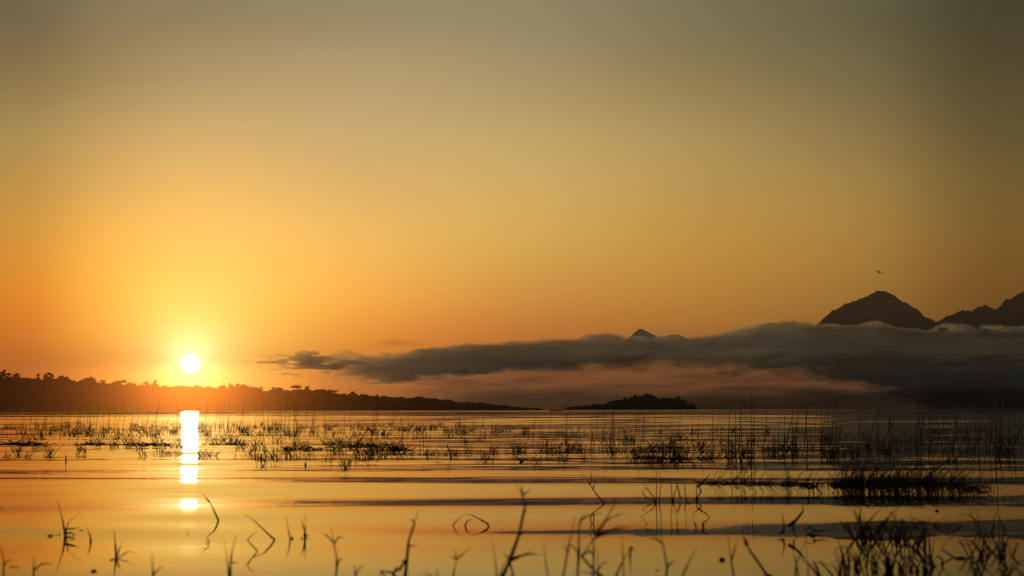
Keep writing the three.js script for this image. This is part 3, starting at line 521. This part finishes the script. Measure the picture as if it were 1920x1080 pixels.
// tall thin reeds: [foot x, foot y, tip x, tip y]
{
  const R = rng(505), reeds = [
    [1743, 842, 1782, 697], [1741, 838, 1757, 722], [1753, 846, 1792, 714], [1764, 840, 1777, 745], [1786, 846, 1801, 738], [1784, 838, 1795, 752], [1866, 858, 1867, 706], [1870, 852, 1884, 735], [1625, 842, 1654, 746], [1655, 836, 1695, 744], [1714, 838, 1722, 756], [1716, 832, 1726, 762], [1409, 862, 1409, 728], [1412, 850, 1414, 742], [1392, 852, 1392, 754], [1386, 846, 1387, 762], [1378, 846, 1379, 768], [1402, 850, 1400, 762],
    [1508, 834, 1512, 744], [1540, 836, 1541, 760], [1560, 838, 1566, 745], [1566, 832, 1571, 752], [1458, 836, 1463, 775], [1471, 838, 1472, 770], [1475, 832, 1489, 762], [1491, 828, 1500, 760], [1606, 834, 1619, 776], [1545, 830, 1548, 782], [1835, 852, 1838, 770], [1848, 840, 1843, 762], [1812, 850, 1826, 768], [1896, 846, 1919, 795], [1885, 850, 1897, 768], [1855, 848, 1856, 760], [1901, 850, 1903, 765],
    [1062, 830, 1063, 742], [1069, 824, 1070, 744], [1108, 838, 1121, 772], [1143, 830, 1152, 762], [1148, 836, 1150, 772], [1228, 838, 1231, 766], [1205, 822, 1206, 768], [1250, 818, 1263, 766], [1275, 824, 1277, 766], [1178, 828, 1176, 790], [1087, 820, 1088, 788], [1150, 822, 1156, 735], [1335, 822, 1336, 780], [1350, 828, 1352, 785], [1366, 840, 1370, 766],
    [331, 800, 331, 752], [384, 808, 390, 752], [403, 806, 410, 745], [412, 808, 416, 752], [421, 812, 422, 752], [426, 804, 431, 752], [448, 806, 457, 744], [453, 802, 463, 746], [479, 800, 480, 760], [493, 806, 494, 750], [502, 806, 502, 752], [526, 806, 526, 758], [533, 810, 541, 738], [540, 806, 544, 745], [552, 812, 552, 748], [557, 806, 557, 752], [572, 806, 576, 752], [583, 804, 592, 751], [590, 802, 592, 756], [610, 808, 611, 758], [646, 802, 646, 760], [657, 808, 657, 758], [699, 800, 705, 742], [703, 806, 711, 738], [709, 808, 710, 760], [736, 800, 741, 752], [740, 800, 744, 752], [766, 804, 767, 760], [832, 822, 832, 776], [794, 840, 795, 788], [871, 832, 871, 784], [891, 814, 891, 776], [906, 812, 908, 776], [922, 810, 923, 784], [963, 812, 970, 790], [1012, 816, 1013, 776], [1016, 814, 1018, 782],
    [57, 808, 60, 770], [54, 806, 57, 764], [115, 800, 119, 758], [131, 806, 135, 752], [146, 802, 149, 760], [181, 802, 188, 755], [205, 806, 207, 762], [215, 800, 216, 760], [218, 800, 234, 750], [231, 808, 236, 764], [245, 802, 251, 752], [273, 806, 279, 760], [290, 802, 301, 746], [293, 800, 296, 762], [313, 808, 316, 784], [165, 806, 166, 770], [84, 804, 86, 776], [66, 806, 68, 772], [98, 802, 98, 770], [12, 800, 14, 780], [193, 806, 195, 770],
  ];
  for (let k = 0; k < 165; k++) {                           // shorter ones between them
    const right = R() < 0.62, x = right ? 960 + R() ** 0.8 * 960 : R() * 960, y = right ? 806 + R() * 46 : 797 + R() * 26, tall = right ? 22 + R() * 62 : 14 + R() * 26;
    reeds.push([x, y, x + (R() - 0.3) * tall * 0.3, y - tall]);
  }
  const at0 = new THREE.Vector3();
  reeds.forEach(([x, y, tx, ty], k) => {
    const o = onWater(x, y), d = Math.hypot(o.x, o.z), tip = at(tx, ty, d + (R() - 0.5) * 0.3).sub(o), bow = (R() - 0.4) * 0.06 * tip.y, w = (x > 1360 ? 0.0080 : 0.0050) * (0.75 + 0.5 * R()) * (d > 24 ? Math.sqrt(d / 24) : 1);
    const broken = R() < 0.1 && ty > 760, q = [new THREE.Vector3(-tip.x * 0.2, -0.2, 0), at0.clone(), tip.clone().multiplyScalar(0.45).add(new THREE.Vector3(-bow, 0, bow)), tip.clone().multiplyScalar(0.75).add(new THREE.Vector3(-bow * 0.8, 0, 0)), tip];
    if (broken) q.push(tip.clone().add(new THREE.Vector3(tip.y * 0.16, -tip.y * 0.1, 0.02)), tip.clone().add(new THREE.Vector3(tip.y * 0.34, -tip.y * 0.32, 0.03)));
    const g = taperTube(broken ? softened(q, true) : softened(q), 0, 0, 5, (f) => w * (1 - 0.75 * f)), m = whole('reed', g, stalkDark);
    m.position.copy(o);
    const lean = (tx - x) / (y - ty);
    beltLabel(m, x, `${ty < 752 ? 'very tall' : ty < 772 ? 'tall' : 'short'} thin ${broken ? 'snapped reed' : lean > 0.14 ? 'reed leaning right' : lean < -0.06 ? 'reed leaning left' : 'upright reed'}`, 'reed', 'reeds standing in the shallow water');
  });
}
// tufts of broken grass; a few of each habit are built and the others are copies, turned and scaled
const randomBlade = (R, len, lean, turn, kink, r) => {
  const dir = new THREE.Vector3(Math.sin(lean) * Math.cos(turn), Math.cos(lean), Math.sin(lean) * Math.sin(turn)), p = [dir.clone().multiplyScalar(-0.12), new THREE.Vector3()];
  if (kink) {
    const k = len * (0.35 + 0.4 * R()), a = R() * 6.283, down = new THREE.Vector3(Math.cos(a), -0.9 + 1.3 * R(), Math.sin(a) * 0.6).normalize();
    const elbow = dir.clone().multiplyScalar(k); p.push(dir.clone().multiplyScalar(k * 0.5), elbow, elbow.clone().addScaledVector(down, len - k));
    return taperTube(softened(p, true), 0, 0, 4, (f) => r * (1 - 0.7 * f));
  }
  p.push(dir.clone().multiplyScalar(len * 0.5), dir.clone().multiplyScalar(len).add(new THREE.Vector3(Math.cos(turn) * len * 0.12, -len * 0.05, 0)));
  return taperTube(softened(p), 0, 0, 4, (f) => r * (1 - 0.75 * f));
};
function tuft(seed, n, wide, len, kinks, r, lean) {
  const R = rng(seed), g = new THREE.Group();
  for (let k = 0; k < n; k++) {
    const b = part('blade', randomBlade(R, len * (0.4 + 0.9 * R()), lean * (0.3 + R()), R() < 0.62 ? (R() - 0.5) * 1.6 : R() * 6.283, R() < kinks, r * (0.7 + 0.6 * R())), stalkDark, g);
    b.position.set((R() + R() - 1) * wide, 0, (R() + R() - 1) * wide * 0.5);
  }
  return g;
}
const tufts = { small: [1, 2, 3, 4].map((k) => tuft(900 + k, 9, 0.09, 0.15, 0.55, 0.0044, 0.6)), tangle: [1, 2, 3, 4].map((k) => tuft(920 + k, 18, 0.2, 0.17, 0.6, 0.0044, 0.9)), mat: [1, 2, 3].map((k) => tuft(940 + k, 36, 0.3, 0.085, 0.4, 0.0048, 1.5)) };
{
  const R = rng(606), LOOK = { small: 'small broken grass tuft', tangle: 'tangle of bent grass blades', mat: 'dark matted clump of fallen grass' };
  const put = (habit, x, y, s = 1) => {
    const p = onWater(x, y), src = tufts[habit][Math.floor(R() * tufts[habit].length)], o = src.clone();
    o.name = numbered({ small: 'grass_tuft', tangle: 'grass_tangle', mat: 'grass_mat' }[habit]); scene.add(o);
    o.position.copy(p); o.rotation.y = R() < 0.5 ? (R() - 0.5) * 0.7 : Math.PI + (R() - 0.5) * 0.7; o.scale.setScalar(s * (0.8 + 0.4 * R()));
    beltLabel(o, x, LOOK[habit], 'grass', { small: 'small tufts of broken grass in the belt', tangle: 'tangles of bent grass in the belt', mat: 'matted clumps of fallen grass' }[habit]);
  };
  for (const [x, y, s] of [[20, 833, 1], [45, 832, 1.2], [62, 836, 1], [166, 834, 0.9], [178, 834, 0.9], [205, 834, 0.7], [245, 836, 0.9], [262, 836, 1.1], [282, 836, 1.2], [300, 836, 1], [318, 837, 0.8], [406, 834, 0.8], [428, 833, 0.7], [448, 835, 0.8], [548, 842, 0.9], [575, 843, 1], [600, 843, 0.8], [660, 842, 1.1], [682, 839, 1.1], [700, 836, 1], [730, 842, 1], [1225, 858, 0.8], [1268, 862, 0.8]]) put('mat', x, y, s);
  for (const [x, y, s] of [[44, 812, 1.3], [62, 824, 1.2], [70, 842, 0.8], [108, 808, 1.3], [128, 800, 1.3], [152, 812, 1], [170, 818, 1], [200, 812, 1.4], [214, 838, 0.9], [222, 822, 1], [252, 808, 1.2], [270, 812, 1.2], [300, 828, 1], [335, 838, 0.8], [308, 850, 0.7], [330, 852, 0.7], [372, 856, 0.6], [392, 854, 0.6], [402, 828, 1.1], [425, 826, 1.1], [446, 832, 1.1], [458, 812, 1.2], [520, 806, 1.3], [530, 812, 1.2], [506, 806, 1.1], [565, 836, 0.8], [620, 832, 1.1], [640, 834, 1.1], [665, 804, 1.6], [690, 806, 1.5], [700, 812, 1.5], [720, 814, 1.6], [745, 806, 1.6], [762, 808, 1.5], [782, 804, 1.5], [800, 806, 1.6], [845, 810, 1.5], [868, 812, 1.3], [672, 832, 1.2], [690, 848, 1], [715, 856, 0.9], [742, 850, 1], [765, 846, 0.9], [655, 868, 0.6], [800, 852, 0.7], [832, 854, 0.7], [925, 812, 1.2], [945, 810, 1.2], [1190, 850, 1.1], [1198, 862, 0.9], [1222, 846, 1.1], [1258, 838, 1.1], [1272, 846, 1.1], [1290, 858, 1], [1215, 868, 0.8], [1365, 856, 0.9], [1375, 846, 1], [1330, 860, 0.8], [1452, 850, 1], [1492, 850, 0.9], [1540, 844, 1], [1648, 842, 0.9], [1240, 868, 0.7], [1045, 848, 0.8], [1075, 846, 0.8]]) put('tangle', x, y, s);
  for (let k = 0; k < 235; k++) {
    const q = R(), left = q < 0.66, x = left ? R() * 940 : 940 + R() * 960, far = R() < 0.62, y = left ? (far ? 797 + R() * 22 : 822 + R() * 40) : 808 + R() * 60;
    put('small', x, y, far ? 1.3 : 0.9);
  }
  for (let k = 0; k < 58; k++) put('small', 470 + 960 * R(), 846 + 34 * R() * R(), 0.55 + 0.4 * R());
}
{
  const R = rng(808), shapes = [0, 1, 2].map((k) => randomBlade(rng(60 + k), 0.1, 0.3 + 0.3 * k, 0.4, k > 0, 0.0034)), m4 = new THREE.Matrix4(), up = new THREE.Vector3(0, 1, 0), lists = [[], [], []];
  for (let k = 0; k < 5200; k++) {
    const x = R() * 1960 - 20, left = x < 960, y = left ? 794 + 34 * R() * R() + 8 * R() : 800 + 52 * R(), clump = fbm(x / 70, y / 7, 44, 3);
    if (clump < 0.47) continue;
    m4.compose(onWater(x, y), new THREE.Quaternion().setFromAxisAngle(up, R() * 6.283), new THREE.Vector3(1, 1, 1).multiplyScalar(0.5 + 1.3 * R())); lists[k % 3].push(m4.clone());
  }
  const g = new THREE.Group(); g.name = 'sparse_grass'; scene.add(g);
  lists.forEach((l, i) => { const im = new THREE.InstancedMesh(shapes[i], stalkDark, l.length); l.forEach((m, k) => im.setMatrixAt(k, m)); im.name = 'grass_blades'; g.add(im); });
  tag(g, 'sparse fine grass blades poking out of the shallow water', 'grass', null, 'stuff');
}
// the big tussock at right and the row of floating grass that runs left from it
function clump(label, x, y, n, wide, deep, len, lean, seed, group, mat = 10) {
  const R = rng(seed), g = base('grass_tussock', onWater(x, y));
  for (let k = 0; k < n; k++) {
    const b = part('blade', randomBlade(R, len * (0.4 + 1.05 * R() ** 1.4), lean * (0.1 + 1.3 * R()), R() < 0.22 ? R() * 6.283 : (R() - 0.5) * 1.5, R() < 0.12, 0.0027 * (0.6 + 0.8 * R())), stalkDark, g);
    b.position.set((R() + R() - 1) * wide, 0.012 * R(), (R() + R() - 1) * deep);
  }
  for (let k = 0; k < mat; k++) {                           // runners lying on the water
    const a = (R() - 0.5) * 2.0, l = wide * (0.3 + 0.5 * R()), c = new THREE.Vector3((R() - 0.5) * wide * 1.4, 0.008, (R() - 0.5) * deep * 1.3), pts = [];
    for (let i = 0; i < 5; i++) pts.push(c.clone().add(new THREE.Vector3((i / 4 - 0.5) * 2 * l * Math.cos(a), 0.03 * (R() - 0.35) + 0.004, (i / 4 - 0.5) * l * Math.sin(a) + 0.03 * (R() - 0.5))));
    part('runner', taperTube(softened(pts), 0, 0, 5, (f) => 0.0036 * (1 - 0.6 * f) * (0.5 + R() * 0.8)), stalkDark, g);
  }
  return tag(g, label, 'grass', group);
}
clump('thin start of the floating grass row beside the forked stem', 1338, 911, 9, 0.09, 0.09, 0.123, 0.75, 71, 'clumps of the floating grass row', 12);
clump('second clump of the floating grass row with slanting blades', 1385, 911, 21, 0.1, 0.15, 0.145, 0.72, 72, 'clumps of the floating grass row', 16);
clump('middle clump of the floating grass row', 1432, 912, 21, 0.1, 0.15, 0.145, 0.75, 73, 'clumps of the floating grass row', 18);
clump('fourth clump of the floating grass row with a leafy tall blade', 1478, 913, 21, 0.1, 0.15, 0.152, 0.7, 74, 'clumps of the floating grass row', 18);
clump('last clump of the floating grass row joining the big tussock', 1528, 915, 22, 0.1, 0.15, 0.131, 0.75, 75, 'clumps of the floating grass row', 18);
clump('dense black left head of the big tussock', 1590, 914, 150, 0.11, 0.16, 0.150, 0.5, 76, 'clumps of the big tussock', 34);
clump('dense clump of the big tussock next to its left head', 1636, 914, 140, 0.11, 0.2, 0.156, 0.55, 77, 'clumps of the big tussock', 28);
clump('middle clump of the big tussock', 1684, 914, 130, 0.11, 0.2, 0.163, 0.6, 78, 'clumps of the big tussock', 24);
clump('clump of the big tussock right of its middle', 1732, 913, 120, 0.11, 0.22, 0.163, 0.6, 79, 'clumps of the big tussock', 20);
clump('looser clump near the right end of the big tussock', 1780, 914, 90, 0.11, 0.22, 0.150, 0.65, 80, 'clumps of the big tussock', 18);
clump('thin trailing right end of the big tussock', 1826, 918, 40, 0.12, 0.2, 0.104, 0.7, 81, 'clumps of the big tussock', 14);
// tangled stems in the lower right corner
{
  const explicit = [
    ['bent_stem', 'mottled thick stem sloping down right to a dark knot at the bottom edge', 1100, [[7, [1452, 1100], [1428, 1064], [1404, 1030], [1397, 1010], [1384, 994]], [9, [1400, 1022], [1397, 1014], [1395, 1008]], [10, [1450, 1088], [1440, 1078], [1428, 1082]]]],
    ['grass_shoot', 'straight stem left of the mottled sloping one', 1110, [[6, [1380, 1110], [1370, 1045], [1364, 998]], [4, [1372, 1050], [1378, 1026], [1384, 1012]]]],
    ['bent_stem', 'ringed tangle of stems right of the mottled sloping one', 1008, [[5, [1468, 1000], [1470, 985], [1466, 958]], [7, [1478, 986], [1492, 976], [1506, 958], [1504, 944]], [4, [1488, 980], [1488, 1000], [1506, 1012]], [5, [1466, 999], [1458, 999]], [5, [1500, 1016], [1512, 1004], [1524, 1000], [1528, 994], [1518, 986], [1508, 996], [1516, 1002]], [4, [1520, 1004], [1534, 1004], [1548, 1003]], [4, [1524, 996], [1540, 996], [1558, 995]]]],
    ['grass_pair', 'crossing stems below the ringed tangle', 1110, [[6, [1490, 1110], [1492, 1060], [1510, 1014]], [5, [1504, 1110], [1490, 1046], [1482, 1010]], [5, [1516, 1110], [1515, 1065], [1510, 1020]]]],
    ['bent_stem', 'curling spiral stem shaped like a six at lower right', 1062, [[6, [1742, 1064], [1748, 1040], [1754, 990]], [7, [1743, 1040], [1750, 1062], [1764, 1064], [1768, 1050], [1758, 1042], [1752, 1050]]]],
    ['bent_stem', 'angular stem with two elbows in the lower right corner', 1050, [[5, [1796, 1050], [1762, 1028], [1790, 1002]], [4, [1786, 1000], [1800, 985], [1808, 980]]]],
    ['grass_pair', 'steep tent of two blades near the right edge', 1000, [[5, [1858, 1004], [1864, 980], [1868, 958]], [5, [1884, 1000], [1876, 976], [1870, 958]], [4, [1846, 998], [1856, 980], [1866, 966]]]],
    ['grass_shoot', 'thick upright blade in front of the big tussock', 1000, [[5, [1836, 1004], [1836, 980], [1830, 955]], [4, [1832, 1000], [1826, 975], [1818, 955]]]],
    ['bent_stem', 'hooked stem hanging below the big tussock', 990, [[5, [1612, 984], [1612, 966], [1614, 955], [1606, 946]], [5, [1612, 980], [1622, 988], [1632, 992]]]],
  ];
  for (const [name, label, by, blades] of explicit) plant(name, label, { bent_stem: 'bent stem', grass_shoot: 'grass shoot', grass_pair: 'grass blades' }[name], by, blades, { material: stalk });
  const R = rng(707), spots = [
    [1620, 1018, 'left part of the dense foreground tangle, blades splayed upward'], [1650, 1012, 'dense foreground tangle clump with blades reaching the long dark wave'], [1690, 1016, 'dense foreground tangle clump with the tallest upright blades'], [1722, 1030, 'clump right of the tallest blades in the foreground tangle'],
    [1610, 1062, 'low knotted clump left of the spiral stem'], [1648, 1066, 'low dark clump at the heart of the foreground tangle'], [1690, 1070, 'clump below the tallest upright blades, touching the bottom edge'], [1718, 1072, 'small clump just left of the spiral stem'], [1592, 1090, 'clump cut by the bottom edge at the left of the tangle'],
    [1830, 1050, 'clump of crossing blades right of the ragged floating leaf'], [1862, 1040, 'clump of tall crossed blades near the right edge'], [1896, 1045, 'clump of thin blades at the right edge'], [1852, 1085, 'clump at the bottom edge near the right corner'], [1905, 1090, 'clump in the bottom right corner'], [1560, 1085, 'sparse clump at the bottom edge under the ringed tangle'],
  ];
  for (const [x, y, label] of spots) {
    const n = x < 1740 && x > 1600 ? 11 : 7, blades = [];
    for (let k = 0; k < n; k++) {
      const bx = x + (R() - 0.5) * 50, by = y + (R() - 0.3) * 10, h = (y < 1040 ? 34 : 30) + R() * 44, l = (R() - 0.5) * 1.7, tip = [bx + l * h, by - h];
      if (R() < 0.6) { const e = [bx + l * h * 0.6, by - h * 0.6]; blades.push([4 + R() * 2.4, [bx, by], [bx + l * h * 0.3, by - h * 0.34], e, [e[0] + (R() - 0.5) * 50, e[1] + (R() - 0.35) * 34]]); }
      else blades.push([4 + R() * 2.4, [bx, by], [bx + l * h * 0.35, by - h * 0.5], tip]);
    }
    plant('grass_clump', label, 'grass', y, blades, { material: stalkDark });
  }
}
writeBeltLabels();
renderer.render(scene, camera);
